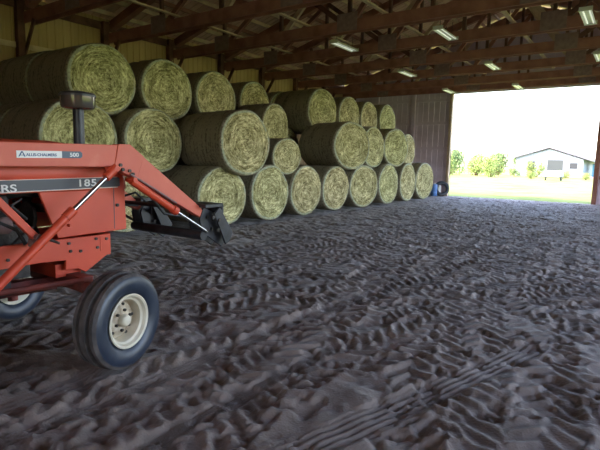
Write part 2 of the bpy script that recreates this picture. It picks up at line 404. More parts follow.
# lamps ---------------------------------------------------------------
def make_lamp():
    e=empty('strip_light')
    h=MB(); h.prism_y([(-.05,.09),(.05,.09),(.12,0),(.115,0),(.045,.08),(-.045,.08),(-.115,0),(-.12,0)],-.6,.6)
    h.box((-.05,-.58,.035),(.05,.58,.085)); h.box((-.13,-.61,0),(.13,-.6,.09)); h.box((-.13,.6,0),(.13,.61,.09))
    h.build('reflector',LAMPW,e)
    for s in (-1,1): MB().tube([(s*.06,-.57,.028),(s*.06,.57,.028)],.016,10).build('tube',LAMPT,e)
    for s in (-1,1): MB().tube([(0,s*.45,.09),(0,s*.45,.42)],.006,6).build('hanger',BLACKM,e)
    return e
lamps=[(-7.3,12.5,'third lamp from the end wall in the row above the hay'),(-7.4,17.3,'second lamp from the end wall in the row above the hay'),(-7.45,22.2,'lamp above the left corner of the doorway'),
 (-4.4,12.6,'third lamp from the end wall in the middle row'),(-4.4,17.35,'second lamp from the end wall in the middle row'),(-4.55,22.2,'lamp hanging in front of the middle of the doorway top'),
 (-1.28,12.75,'large lamp at the top right, nearest in the right row'),(-1.35,17.4,'second lamp from the end wall in the right row'),(-1.4,22.2,'lamp above the right corner of the doorway')]
l0=make_lamp()
for i,(x,y,t_) in enumerate(lamps):
    o=l0 if i==0 else copy_tree(l0); o.location=(x,y,ZB-.13); tag(o,'white strip light, '+t_,'ceiling lamp','strip lights under the trusses')

# ------------------------------------------------------------------ hay bales
def bale_mesh(seed):
    """unit bale: radius .5 (scaled to size), length 1.5 along x, cut face at x=0"""
    rs=np.random.RandomState(seed); n=72
    rings=[.0,.03,.07,.11,.15,.19,.23,.27,.31,.35,.39,.425,.452,.472]
    vs=[];fs=[]
    lump=[1+.018*math.sin(2*PI*k/n*2+seed)+.010*math.sin(2*PI*k/n*5+seed*2) for k in range(n)]
    lump=[l*(1-.035*max(0,-math.sin(2*PI*k/n)-.80)/.2) for k,l in enumerate(lump)]
    nz=rs.randn(len(rings),n); 
    for _ in range(2): nz=(nz+np.roll(nz,1,1)+np.roll(nz,-1,1))/3
    for i,r in enumerate(rings):
        for k in range(n):
            t=2*PI*k/n
            x=.055*(1-(r/.47)**2)*(1 if seed%2 else .35)+.028*nz[i,k]*(r>0)+.012*math.sin(r*70+t)
            if r<.06: x-=.04
            vs.append((x,r*lump[k]*math.cos(t),r*lump[k]*math.sin(t)))
    for i in range(len(rings)-1):
        for k in range(n): k2=(k+1)%n; fs.append((i*n+k,(i+1)*n+k,(i+1)*n+k2,i*n+k2))
    hay=(vs,fs)
    # straw ends standing off the face
    sv=[];sf=[]
    for _ in range(700):
        r=.47*math.sqrt(rs.rand()); t=rs.rand()*2*PI; L=rs.uniform(.03,.085); w_=rs.uniform(.003,.006); a=t+PI/2+rs.randn()*.5
        c=np.array([.055*(1-(r/.47)**2)*(1 if seed%2 else .35)+rs.uniform(.004,.03),r*math.cos(t),r*math.sin(t)])
        d=np.array([rs.randn()*.18,math.cos(a),math.sin(a)]); q=np.array([0,-math.sin(a),math.cos(a)])
        b=len(sv)
        for u,h in ((-1,0),(0,.008),(1,-.004)):
            for v_ in (-1,1): sv.append(tuple(c+d*L/2*u+q*w_/2*v_+np.array([h,0,0])))
        sf+=[(b,b+1,b+3,b+2),(b+2,b+3,b+5,b+4)]
    b=len(vs); hv=vs+sv; hf=fs+[tuple(i+b for i in f) for f in sf]
    # wrap: rolled edge of the face and the round side
    prof=[(.448,.012),(.466,.014),(.482,.004),(.494,-.022),(.499,-.06)]
    side=np.linspace(-.12,-1.40,16)
    wobx=rs.randn(16)*.0025
    prof2=prof+[(.499+wobx[i],x) for i,x in enumerate(side)]+[(.494,-1.46),(.48,-1.495),(.44,-1.51),(.2,-1.52),(.0,-1.52)]
    wv=[];wf=[]
    m=len(prof2); nz2=rs.randn(m,n)
    for _ in range(3): nz2=(nz2+np.roll(nz2,1,1)+np.roll(nz2,-1,1))/3
    for j,(r,x) in enumerate(prof2):
        for k in range(n):
            t=2*PI*k/n; rr=r*lump[k]*(1+.006*nz2[j,k]); wv.append((x,rr*math.cos(t),rr*math.sin(t)))
    for j in range(m-1):
        for k in range(n): k2=(k+1)%n; wf.append((j*n+k,(j+1)*n+k,(j+1)*n+k2,j*n+k2))
    return (hv,hf),(wv,wf)
PROTO=[]
for sd in (1,2,3,4,5):
    (hv,hf),(wv,wf)=bale_mesh(sd)
    def mk(nm,v,f,ms):
        me=bpy.data.meshes.new(nm); me.from_pydata(v,[],f); me.update(); 
        me.polygons.foreach_set('use_smooth',[True]*len(me.polygons))
        for q in ms: me.materials.append(q)
        return me
    h=mk('hay',hv,hf,[HAY]); w_=mk('net_wrap',wv,wf,[WRAP,EDGE])
    for p in w_.polygons:
        if p.index<72*2: p.material_index=1
    PROTO.append((h,w_))
bale_n=0
def bale(label,X,Y,Z,W,H,yaw=0,L=1.5,roll=None,group='round hay bales stacked along the wall'):
    """X = cut face, Y/Z = middle of it, W wide and H high"""
    global bale_n
    h,w_=PROTO[bale_n%5]; bale_n+=1
    e=empty('hay_bale',(X,Y,Z)); e.rotation_euler=(0,0,-math.radians(yaw)); e.scale=(L/1.5*.985,W*.955,H*.96)
    tag(e,label,'hay bale',group)
    for nm,me in (('hay',h),('net_wrap',w_)):
        o=bpy.data.objects.new(nm,me); C.objects.link(o); o.parent=e
    return e
def ang(): return 0
# bottom row
FR=[(-8.3,4.12,.73,1.56,1.46,0),(-8.1,5.72,.72,1.55,1.44,0),(-7.4,7.66,.70,1.60,1.38,0),(-7.4,9.31,.72,1.58,1.43,0),(-7.4,10.86,.72,1.58,1.42,0),(-7.4,12.42,.73,1.58,1.43,0),
    (-7.4,14.22,.74,1.74,1.50,6),(-7.4,16.10,.76,1.74,1.53,0),(-7.4,17.85,.79,1.66,1.57,0),(-7.4,19.62,.80,1.74,1.60,6)]
lab=['hidden bottom-row bale nearest the left edge behind the tractor hood','bottom-row bale in shade behind the far black loader bracket','bottom-row bale just behind the black plates at the near loader arm tip',
 'second full face in the bottom row, right of the loader arm tip','third full face in the bottom row, below the small leaning bale','fourth full face in the bottom row, left of the wide gap bale',
 'fifth bottom-row bale, under the largest middle-row bale','sixth bottom-row bale, third from the far end','seventh bottom-row bale, next to the last at the far end','last bottom-row bale at the far end beside the leaning tyre']
lab[0]='round hay bale on the floor behind the red hood, lowest and leftmost'
for l,(X,Y,Z,W,H,a) in zip(lab,FR): bale(l if l.startswith('round') else 'round hay bale, '+l,X,Y,Z,W,H,a,group='bottom row of round hay bales')
# middle row
MR=[('smallest of all, perched between the second and third bottom faces',-7.5,10.10,1.62,1.16,1.0,5,.8),
    ('left edge of the middle row, behind the tractor air stack',-8.4,5.02,1.86,1.60,1.46,0,1.5),
    ('middle row, above the bend of the loader arm',-8.4,6.66,1.85,1.58,1.44,0,1.5),
    ('middle row, jutting out furthest towards the aisle',-7.1,8.06,1.87,1.58,1.50,5,1.5),
    ('smaller one perched high behind the jutting bale',-8.3,10.62,2.42,1.26,1.32,0,1.1),
    ('set back low beside the gap in the stack',-9.4,12.62,1.86,1.50,1.5,0,1.5),
    ('biggest greenish one in the middle row with its long wrapped side showing',-7.2,12.98,2.00,1.76,1.54,11,1.5),
    ('middle row, second from the far end',-7.45,14.90,2.02,1.74,1.46,0,1.5),
    ('last full face at the far end of the middle row',-7.45,16.72,2.07,1.80,1.46,8,1.5),
    ('sliver of a face at the very end of the middle row',-7.7,18.42,2.02,1.55,1.38,0,1.5)]
for t_,X,Y,Z,W,H,a,L in MR: bale('round hay bale, '+t_,X,Y,Z,W,H,a,L,group='middle row of round hay bales')
# top row
TR=[('largest face of the top row, at the upper left',-8.9,5.83,3.02,1.60,1.50,0),
    ('second face of the top row from the left',-8.9,7.44,3.02,1.52,1.46,0),
    ('third face of the top row from the left',-8.9,8.98,3.00,1.49,1.44,0),
    ('fourth face of the top row, half hidden by the middle row',-9.5,11.17,3.12,1.46,1.42,0),
    ('top row, right of the gap with its long wrapped side showing',-8.5,13.3,3.10,1.66,1.48,4),
    ('top row, third from the far end',-8.6,15.2,3.12,1.56,1.45,0),
    ('top row, second from the far end',-8.6,16.72,3.12,1.45,1.44,0),
    ('last one at the far end of the top row',-8.6,18.35,3.16,1.62,1.46,0)]
for t_,X,Y,Z,W,H,a in TR: bale('round hay bale, '+t_,X,Y,Z,W,H,a,group='top row of round hay bales')
# bales behind, butted end to end
BK=[('wrapped side only, second in line behind upper left bale',-10.45,5.80,3.02,1.60,1.48),
    ('third wrapped side in line, at the upper left edge',-11.85,5.78,3.00,1.60,1.46),
    ('wrapped side only, behind the left middle-row bale',-9.95,5.00,1.86,1.60,1.46),
    ('wrapped side at the left edge, back of middle row',-11.37,4.98,1.86,1.60,1.46),
    ('wrapped side only, behind the top bale right of the gap',-10.05,13.28,3.10,1.64,1.48),
    ('in the dark back row under the gap',-8.95,11.82,.68,1.5,1.36),
    ('in the dark back row right of the gap',-8.95,13.42,.68,1.5,1.36),
    ('middle row, out of sight under the half hidden top one',-9.5,11.12,1.83,1.46,1.42),
    ('bottom row, out of sight behind the third full face',-9.0,10.46,.68,1.36,1.34),
    ('middle row, out of sight behind the jutting one',-8.72,8.25,1.86,1.5,1.42),
    ('bottom row, out of sight behind the loader tip one',-9.0,7.55,.70,1.46,1.38),
    ('bottom row, out of sight behind the second full face',-9.0,9.05,.70,1.42,1.38),
    ('bottom row, out of sight behind the leftmost one',-9.85,4.12,.72,1.56,1.44),
    ('bottom row, out of sight behind the shaded one',-9.65,5.72,.71,1.55,1.42)]
for t_,X,Y,Z,W,H in BK: bale('round hay bale, '+t_,X,Y,Z,W,H,0,1.38,group='round hay bales in the back rows')

# ------------------------------------------------------------------ tractor
T=empty('tractor',(-3.8,1.98,0)); tag(T,'orange red farm tractor with front loader arms and cream wheel rims','tractor')
OX,OY=-3.8,1.98
def tp(b,name,m,parent=None,**k):
    """build in barn coordinates, store relative to the tractor base"""
    b.v=[(x-OX,y-OY,z) for x,y,z in b.v]
    return b.build(name,m,parent or T,**k)
XS=-3.47   # right side of the hood
def front_wheel(cx,sg):
    st=math.radians(13); cs,sn=math.cos(st),math.sin(st)
    def tp(b,*a_,**k_):
        b.v=[(cx+(x-cx)*cs-(y-1.98)*sn,2.015+(x-cx)*sn+(y-1.98)*cs,z) for x,y,z in b.v]
        return globals()['tp'](b,*a_,**k_)
    tire=MB(); c=(cx,1.98,.352)
    pr=[(r_,o_*.86) for r_,o_ in [(.190,-.085),(.205,-.105),(.24,-.125),(.285,-.132),(.318,-.118),(.330,-.106),(.338,-.098),(.338,-.066),(.312,-.056),(.312,-.036),(.346,-.026),(.346,.026),(.312,.036),(.312,.056),(.338,.066),(.338,.098),(.330,.106),(.318,.118),(.285,.132),(.24,.125),(.205,.105),(.190,.085)]]
    tire.lathe(pr,c,'x',72,sg)
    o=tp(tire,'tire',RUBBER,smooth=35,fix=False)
    o.data.materials.append(TREAD)
    for p in o.data.polygons:
        if 4<=(p.index%(len(pr)-1))<=16: p.material_index=1
    rim=MB(); rim.lathe([(.190,.078),(.196,.096),(.188,.102),(.176,.094),(.166,.070),(.152,.060),(.146,.02),(.140,-.02),(.146,-.06),(.17,-.08),(.192,-.09)],c,'x',64,sg)
    r=tp(rim,'rim',CREAM,smooth=30,fix=False)
    disc=MB(); disc.lathe([(.150,-.02),(.138,-.015),(.118,.012),(.085,.030),(.045,.030),(.0,.030)],c,'x',48,sg)
    dd=tp(disc,'wheel_disc',RUST,r,smooth=40,fix=False); dd.location=(0,0,0)
    hub=MB(); hub.lathe([(.045,.028),(.043,.062),(.036,.075),(.026,.080),(.0,.082)],c,'x',28,sg); tp(hub,'hub_cap',CREAM,r,smooth=40,fix=False)
    for k in range(5):
        a=2*PI*k/5+.1; q=(cx,1.98+.112*math.cos(a),.352+.112*math.sin(a))
        lb=MB(); lb.lathe([(0,.020),(.012,.0205),(.0125,.012)],q,'x',12,sg); tp(lb,'rim_hole',IRON,r,fix=False)
    for k in range(6):
        a=2*PI*k/6+.3; q=(cx,1.98+.072*math.cos(a),.352+.072*math.sin(a))
        lb=MB(); lb.lathe([(.011,.028),(.011,.046),(0,.046)],q,'x',6,sg); tp(lb,'wheel_nut',IRON,r,fix=False)
    return o
front_wheel(-2.97,1); front_wheel(-4.64,-1)
# front axle and steering
a=MB(); a.tube([(-4.50,1.98,.40),(-4.35,1.98,.53),(-3.8,1.98,.57),(-3.25,1.98,.53),(-3.10,1.98,.40)],.05,12); a.box((-4.3,1.93,.51),(-3.3,2.03,.62)); tp(a,'front_axle',DKRED,bevel=.006)
for s in (-1,1):
    k=MB(); x=-3.8+s*.69; k.tube([(x,1.98,.22),(x,1.98,.60)],.042,14); k.tube([(x,1.98,.35),(x+s*.12,1.98,.352)],.04,12); tp(k,'spindle',DKRED,smooth=40)
a=MB(); a.tube([(-4.45,2.08,.55),(-3.15,2.08,.55)],.016,8); tp(a,'tie_rod',IRON)
a=MB(); a.beam((-3.72,1.95,.52),(-3.72,.6,.55),.09,.10); a.tube([(-3.3,1.95,.60),(-3.62,.9,.56)],.022,8); a.tube([(-4.3,1.95,.60),(-3.98,.9,.56)],.022,8); tp(a,'axle_support',DKRED)
# engine, rails, radiator bolster
e_=MB(); e_.box((-4.0,.35,.62),(-3.6,1.72,1.02)); e_.box((-3.95,.5,1.02),(-3.65,1.62,1.22)); e_.tube([(-3.66,1.30,1.14),(-3.66,1.30,.95)],.06,16)
for k in range(4): e_.tube([(-3.58,.55+k*.28,1.08),(-3.55,.62+k*.28,1.16),(-3.64,.70+k*.28,1.20)],.018,8)
e_.box((-3.64,.45,.50),(-3.96,1.6,.62)); tp(e_,'engine_block',IRON,bevel=.01)
a=MB(); a.lathe([(.0,-.09),(.055,-.09),(.06,-.07),(.06,.06),(.045,.08),(.0,.08)],(-3.56,1.50,1.02),'y',20); tp(a,'alternator',GUSSET,smooth=40)
a=MB(); a.lathe([(0,-.012),(.11,-.012),(.11,.012),(0,.012)],(-3.7,1.77,1.06),'y',28)
for k in range(6):
    an=k*PI/3; c_=Vector((-3.8,1.80,1.12)); d_=Vector((math.cos(an),0,math.sin(an))); a.beam(c_+d_*.04,c_+d_*.24+Vector((0,.03,0)),.07,.006,(0,1,.4))
tp(a,'fan',IRON)
for nm,pts,r_ in (('fuel_line',[(-3.56,1.1,1.2),(-3.50,1.35,1.16),(-3.5,1.5,1.12),(-3.55,1.66,1.2)],.008),('radiator_hose',[(-3.66,1.62,1.22),(-3.58,1.7,1.24),(-3.6,1.84,1.22)],.028),
    ('hydraulic_hose',[(-3.42,1.30,.98),(-3.40,1.45,1.06),(-3.42,1.56,1.0),(-3.40,1.60,.9)],.013),('hydraulic_hose',[(-3.44,1.30,1.12),(-3.42,1.44,1.1),(-3.44,1.54,1.16),(-3.5,1.66,1.06)],.012),
    ('oil_pipe',[(-3.55,1.25,.78),(-3.48,1.45,.8),(-3.46,1.6,.95),(-3.5,1.7,1.0)],.010)):
    m_=MB(); m_.tube(pts,r_,10); tp(m_,nm,SEATM if 'hose' in nm else IRON,smooth=40)
a=MB(); a.lathe([(0,-.08),(.05,-.08),(.052,.05),(.04,.07),(0,.07)],(-3.50,1.40,.90),'z',20); tp(a,'oil_filter',LETTER,smooth=40)
for s in (-1,1):
    xx=-3.8+s*.34
    a=MB(); a.prism_x([(.2,.72),(.2,.90),(2.28,.895),(2.28,.75),(2.06,.62),(2.00,.655),(1.90,.665),(1.905,.735),(1.72,.745)],xx-.015,xx+.015)
    fr=tp(a,'frame_rail',RED,bevel=.004)
    for yy,zz in ((1.63,.84),(1.93,.86),(1.94,.80),(2.02,.79),(2.15,.87),(2.16,.80),(2.24,.86),(1.70,.86),(1.50,.80)):
        m_=MB(); m_.lathe([(.012,0),(.012,.012),(0,.012)],(xx+s*.015,yy,zz),'x',6,s); tp(m_,'bolt',IRON,fr,fix=False)
a=MB(); a.box((-4.12,2.22,.72),(-3.48,2.30,.895)); a.box((-4.1,1.85,.60),(-3.5,2.05,.70)); a.box((-3.448,2.185,.765),(-3.442,2.195,.885)); tp(a,'front_bolster',RED,bevel=.006)
# hood side panels with nose
for s in (-1,1):
    xx=-3.8+s*.33
    a=MB(); a.prism_x([(1.86,.905),(1.735,1.245),(1.735,1.44),(2.36,1.42),(2.425,1.36),(2.44,.93),(2.43,.915)],xx-.012,xx+.012)
    pn=tp(a,'side_panel',RED,bevel=.006)
    # door seam, latch
    m_=MB(); m_.box((xx+s*.012-.002,2.325,.93),(xx+s*.012+.002,2.331,1.40)); tp(m_,'seam',STRIPE,pn)
    m_=MB(); m_.lathe([(.013,0),(.013,.014),(0,.016)],(xx+s*.012,2.355,1.12),'x',14,s); tp(m_,'latch',IRON,pn,fix=False)
# hood top, rounded shoulders, running back to the dash
sec=[(-.343,1.245),(-.345,1.40),(-.325,1.50),(-.28,1.565),(-.20,1.605),(0,1.62),(.20,1.605),(.28,1.565),(.325,1.50),(.345,1.40),(.343,1.245)]
vs=[];fs=[]; st=[(-.05,.98,0),(1.0,1.0,0),(1.98,1.0,0),(2.12,1.0,-.03),(2.38,.985,-.07),(2.45,.95,-.11)]
for (yy,k,dz) in st:
    for (x,z) in sec: vs.append((-3.8+x*k,yy,1.245+(z-1.245)*(1+dz*2.2)))
n_=len(sec)
for i in range(len(st)-1):
    for j in range(n_-1): fs.append((i*n_+j,i*n_+j+1,(i+1)*n_+j+1,(i+1)*n_+j))
a=MB(); a.add(vs,fs); hd=tp(a,'hood',RED,smooth=50)
sm=hd.modifiers.new('thick','SOLIDIFY'); sm.thickness=.012; sm.offset=-1
m_=MB()
for s in (-1,1): m_.box((-3.8+s*.347-.004,-.05,1.392),(-3.8+s*.347+.004,2.3,1.404))
tp(m_,'hood_crease',RED,hd)
# nose and grille
a=MB(); a.box((-4.12,2.40,.93),(-3.48,2.445,1.0)); a.box((-4.12,2.40,1.34),(-3.48,2.45,1.52)); a.box((-4.12,2.40,.93),(-4.06,2.45,1.5)); a.box((-3.54,2.40,.93),(-3.48,2.45,1.5)); tp(a,'nose_frame',RED,bevel=.01)
a=MB()
for k in range(12): a.box((-4.06,2.41,1.005+k*.028),(-3.54,2.43,1.013+k*.028))
a.box((-4.06,2.36,1.0),(-3.54,2.37,1.34)); tp(a,'grille',BLACKM)
# stripe on the hood side
for s in (1,-1):
    xx=-3.8+s*.349
    a=MB(); a.prism_x([(-.04,1.235),(-.04,1.312),(2.36,1.345),(2.38,1.338),(2.38,1.275),(2.36,1.270)],xx-.003,xx+.003); sp=tp(a,'stripe',STRIPE)
    e2=MB(); e2.prism_x([(-.04,1.228),(-.04,1.235),(2.36,1.270),(2.36,1.263)],xx-.004,xx+.004); e2.prism_x([(-.04,1.312),(-.04,1.316),(2.36,1.349),(2.36,1.345)],xx-.004,xx+.004); tp(e2,'stripe_edge',PINK,sp)
def text(body,size,p,name,m,parent,sx=1,depth=.002,ang_=0,al='LEFT',sp_=1.0):
    """lettering standing on a plane facing +x, reading towards +y, p in barn coordinates"""
    cu=bpy.data.curves.new('lettering','FONT'); cu.body=body; cu.size=size; cu.extrude=depth/2; cu.offset=size*.018; cu.align_x=al; cu.space_character=sp_
    t_=bpy.data.objects.new('tmp',cu); C.objects.link(t_); dg=bpy.context.evaluated_depsgraph_get(); dg.update()
    me=bpy.data.meshes.new_from_object(t_.evaluated_get(dg)); bpy.data.objects.remove(t_)
    o=bpy.data.objects.new(name,me); C.objects.link(o); me.materials.clear(); me.materials.append(m)
    M_=Matrix(((0,0,1,0),(1,0,0,0),(0,1,0,0),(0,0,0,1)))   # text x -> y, text y -> z, text z -> x
    me.transform(Matrix.Rotation(ang_,4,'X')@M_@Matrix.Diagonal((sx,1,1,1))); me.transform(Matrix.Translation((p[0]-OX,p[1]-OY,p[2]))); o.parent=parent; return o
XT=-3.8+.3535
text('ALLIS-CHALMERS',.072,(XT,1.585,1.257),'lettering',LETTER,T,1.35,ang_=.013,al='RIGHT')
text('185',.074,(XT,2.015,1.280),'lettering',LETTER,T,1.35,ang_=.013,sp_=1.12)
# air stack
a=MB(); a.lathe([(.0,1.58),(.042,1.58),(.042,1.895),(0,1.895)],(-3.75,2.225,0),'z',24); tp(a,'air_stack_pipe',BLACKM,smooth=40)
a=MB(); a.lathe([(.03,1.872),(.10,1.876),(.122,1.886),(.130,1.905),(.132,1.985),(.12,1.99),(0,1.99)],(-3.75,2.225,0),'z',36); pc=tp(a,'air_cleaner_bowl',GLASS,smooth=40)
a=MB(); a.lathe([(.136,1.975),(.138,1.992),(.125,2.006),(.06,2.018),(.0,2.02)],(-3.75,2.225,0),'z',36); a.lathe([(.012,2.01),(.016,2.02),(0,2.03)],(-3.75,2.225,0),'z',12); tp(a,'cap',BLACKM,pc,smooth=40)
# loader ----------------------------------------------------------------
for s in (1,-1):
    x1=-3.8+s*.50; x0=-3.8+s*.43; cxm=(x0+x1)/2
    # arm: straight rear beam, welded knee, tapering drop arm
    a=MB(); a.prism_x([(.32,1.43),(.32,1.57),(2.27,1.598),(2.235,1.43)],x0,x1); arm=tp(a,'loader_arm',FADED,bevel=.006)
    a=MB(); a.prism_x([(2.272,1.604),(2.375,1.606),(2.50,1.515),(2.43,1.335),(2.33,1.375),(2.232,1.428)],x0-.006,x1+.006); kn=tp(a,'knee_plate',FADED,arm,bevel=.004)
    for yy,zz in ((2.28,1.445),(2.30,1.41),(2.36,1.40),(2.39,1.375)):
        m_=MB(); m_.lathe([(.014,0),(.014,.014),(0,.014)],((x1+.006) if s>0 else (x0-.006) if False else x1-.006,yy,zz),'x',6,s); tp(m_,'bolt',IRON,kn,fix=False)
    a=MB(); a.prism_x([(2.50,1.515),(3.12,1.065),(3.17,1.00),(3.13,.965),(3.06,1.0),(2.43,1.335)],x0,x1); tp(a,'drop_arm',FADED,arm,bevel=.006)
    # lift cylinder
    xc=x1+s*.06
    a=MB(); a.tube([(xc,1.02,.40),(xc,1.83,1.105)],.030,18); a.tube([(xc,1.80,1.08),(xc,1.86,1.13)],.035,18); a.tube([(xc+.03,1.80,1.03),(xc+.07,1.80,1.03)],.012,8); cy=tp(a,'lift_cylinder',RED,smooth=35)
    a=MB(); a.tube([(xc,1.83,1.105),(xc,2.16,1.385)],.017,14); tp(a,'chrome_rod',CHROME,cy,smooth=40)
    a=MB(); a.tube([(xc,2.12,1.352),(xc,2.21,1.428)],.032,14); a.tube([(cxm,2.20,1.42),(xc+s*.03,2.20,1.42)],.022,12); tp(a,'rod_eye',RED,cy,smooth=40)
    # bucket cylinder
    xb=x1-s*.0+s*.03
    a=MB(); a.tube([(xb,2.36,1.325),(xb,2.80,1.055)],.030,16); a.tube([(xb,2.765,1.078),(xb,2.81,1.05)],.038,16); a.tube([(cxm,2.37,1.33),(xb+s*.04,2.37,1.33)],.02,12); cy=tp(a,'bucket_cylinder',RED,smooth=35)
    a=MB(); a.tube([(xb,2.80,1.055),(xb,3.17,.835)],.014,14); tp(a,'chrome_rod',CHROME,cy,smooth=40)
    a=MB(); a.tube([(xb-s*.01,2.36,1.375),(xb-s*.01,2.60,1.245),(xb-s*.01,2.82,1.12)],.008,8); tp(a,'steel_pipe',GUSSET,cy,smooth=40)
    # tip brackets: twin black ears and a cap
    mo=empty('attachment_bracket'); mo.parent=T
    ear=[(3.10,.95),(3.15,1.06),(3.29,1.00),(3.44,.72),(3.385,.665),(3.13,.83)]; fin=[(3.21,1.00),(3.28,1.062),(3.458,.805),(3.415,.722),(3.36,.699)]
    for nm,dx,pl in (('ear_plate',.035,ear),('ear_plate',-.105,ear),('side_fin',.115,fin),('side_fin',-.165,fin)):
        xx=cxm+s*dx
        a=MB(); a.prism_x(pl,xx-.011,xx+.011); er=tp(a,nm,BLACKM,mo,bevel=.004)
        for yy,zz in ((3.19,.97),(3.25,.85),(3.27,.94)):
            m_=MB(); m_.lathe([(.018,0),(.018,.012),(0,.012)],(xx+s*.011,yy,zz),'x',16,s); tp(m_,'pin',IRON,er,fix=False)
    a=MB(); a.box((cxm-.16,3.10,1.062),(cxm+.12,3.33,1.095)); a.box((cxm-.16,3.31,1.0),(cxm+.12,3.335,1.08)); tp(a,'cap_plate',BLACKM,mo,bevel=.004)
    # upright, brace and side frame
    up=MB(); up.prism_x([(.20,.55),(.20,1.62),(.42,1.62),(.52,1.2),(.56,.55)],cxm-.03-s*.01,cxm+.03-s*.01); tp(up,'loader_upright',RED,bevel=.006)
    br=MB(); br.beam((cxm,.95,1.75-.0),(cxm,1.66,.925),.035,.062,(0,1,1)) if False else br.beam((cxm,1.08,1.60),(cxm,1.65,.935),.04,.048,(0,1,1)); bo=tp(br,'loader_brace',RED,bevel=.005)
    m_=MB(); m_.tube([(cxm-.05,1.635,.955),(cxm+.06,1.635,.955)],.022,14); m_.box((cxm-.03,1.60,.89),(cxm+.03,1.69,.945)); tp(m_,'brace_bracket',GUSSET,bo)
    m_=MB(); m_.tube([(cxm,1.70,.94),(cxm,1.80,.89)],.010,8); tp(m_,'pull_handle',IRON,bo)
    sf_=MB(); sf_.beam((cxm,.3,.50),(cxm,1.05,.40),.06,.10); sf_.box((cxm-.02,.9,.36),(xc+s*.02,1.08,.44)); tp(sf_,'subframe_bar',DKRED,bevel=.006)
a=MB(); a.tube([(-4.32,3.14,.80),(-3.28,3.14,.80)],.045,18); a.tube([(-4.27,2.98,1.06),(-3.33,2.98,1.06)],.02,10); tp(a,'torque_tube',BLACKM,smooth=40)
for pts in ([(-3.32,2.5,1.35),(-3.40,2.62,1.20),(-3.42,2.8,1.02),(-3.36,3.0,.98)],[(-4.28,2.5,1.3),(-4.15,2.65,1.12),(-4.10,2.85,1.05),(-4.2,3.1,1.02)],[(-4.26,2.9,1.1),(-4.12,3.02,1.16),(-4.05,3.15,1.02),(-4.2,3.25,.9)]):
    m_=MB(); m_.tube(pts,.012,8); tp(m_,'hydraulic_hose',SEATM,smooth=40)
# decals on the near arm
xd=-3.8+.5005
a=MB(); a.prism_x([(1.525,1.486),(1.525,1.533),(1.825,1.537),(1.825,1.490)],xd,xd+.003); dl=tp(a,'decal_white',WHITE)
a=MB(); a.prism_x([(1.825,1.490),(1.825,1.537),(1.96,1.539),(1.975,1.528),(1.975,1.502),(1.96,1.491)],xd,xd+.003); dn=tp(a,'decal_navy',NAVY)
text('ALLIS-CHALMERS',.026,(xd+.004,1.585,1.499),'lettering',BLUEINK,dl,1.02,ang_=.013)
text('500',.038,(xd+.004,1.88,1.501),'lettering',LETTER,dn,1.2,ang_=.013)
m_=MB(); m_.prism_x([(1.535,1.495),(1.555,1.529),(1.563,1.529),(1.543,1.495)],xd+.003,xd+.005); m_.prism_x([(1.557,1.529),(1.563,1.529),(1.580,1.495),(1.572,1.495)],xd+.003,xd+.005); m_.prism_x([(1.548,1.502),(1.548,1.506),(1.572,1.506),(1.572,1.502)],xd+.003,xd+.005); tp(m_,'emblem',BLUEINK,dl)
# rear half (left of the photograph)
a=MB(); a.box((-4.02,-1.0,.55),(-3.58,.35,1.05)); a.tube([(-4.6,-.45,.80),(-3.0,-.45,.80)],.11,16); tp(a,'transmission',IRON,bevel=.02)
a=MB(); a.prism_x([(-.25,1.05),(-.25,1.60),(.0,1.66),(.0,1.05)],-4.08,-3.52); tp(a,'dash',RED,bevel=.02)
a=MB(); a.box((-4.10,-1.0,1.02),(-3.5,-.2,1.07)); tp(a,'platform',DKRED)
a=MB(); a.tube([(-3.8,-.24,1.45),(-3.8,-.42,1.72)],.02,10); n_=32
ring=[Vector((-3.8+.2*math.cos(2*PI*k/n_),-.42+.2*math.sin(2*PI*k/n_)*.83,1.72+.2*math.sin(2*PI*k/n_)*.55)) for k in range(n_+1)]
a.tube(ring,.014,8,False)
for k in range(3): q=ring[int(k*n_/3)]; a.tube([(-3.8,-.42,1.72),q],.008,6)
tp(a,'steering_wheel',SEATM,smooth=40)
a=MB(); a.box((-4.05,-1.05,1.25),(-3.55,-.62,1.37)); a.box((-4.05,-1.15,1.37),(-3.55,-1.05,1.78)); a.box((-3.9,-.95,1.05),(-3.7,-.7,1.25)); tp(a,'seat',SEATM,bevel=.03)
for s in (1,-1):
    cx=-3.8+s*.93; c=(cx,-.45,.775)
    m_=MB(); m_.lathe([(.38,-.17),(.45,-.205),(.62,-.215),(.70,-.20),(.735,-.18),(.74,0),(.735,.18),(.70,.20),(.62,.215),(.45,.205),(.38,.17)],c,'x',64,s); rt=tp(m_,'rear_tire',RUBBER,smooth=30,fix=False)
    lg=MB()
    for k in range(22):
        for h_ in (-1,1):
            t0=2*PI*(k+(.5 if h_>0 else 0))/22; t1=t0+.20
            p0=Vector((cx+h_*.01,-.45+.75*math.cos(t0),.775+.75*math.sin(t0))); p1=Vector((cx+h_*.20,-.45+.735*math.cos(t1),.775+.735*math.sin(t1)))
            lg.beam(p0,p1,.045,.05,(0,math.cos(t0),math.sin(t0)))
    tp(lg,'tread_lugs',TREAD,rt)
    m_=MB(); m_.lathe([(.38,.17),(.39,.19),(.37,.19),(.35,.12),(.33,.06),(.20,.10),(.10,.12),(0,.12)],c,'x',48,s); tp(m_,'rear_rim',CREAM,smooth=30,fix=False)
    f_=MB(); arc=[(-.45+.84*math.cos(t),.775+.84*math.sin(t)) for t in np.linspace(.35,2.7,16)]; inn=[(-.45+.81*math.cos(t),.775+.81*math.sin(t)) for t in np.linspace(2.7,.35,16)]
    f_.prism_x(arc+inn,min(cx-s*.25,cx+s*.18),max(cx-s*.25,cx+s*.18)); tp(f_,'fender',RED)

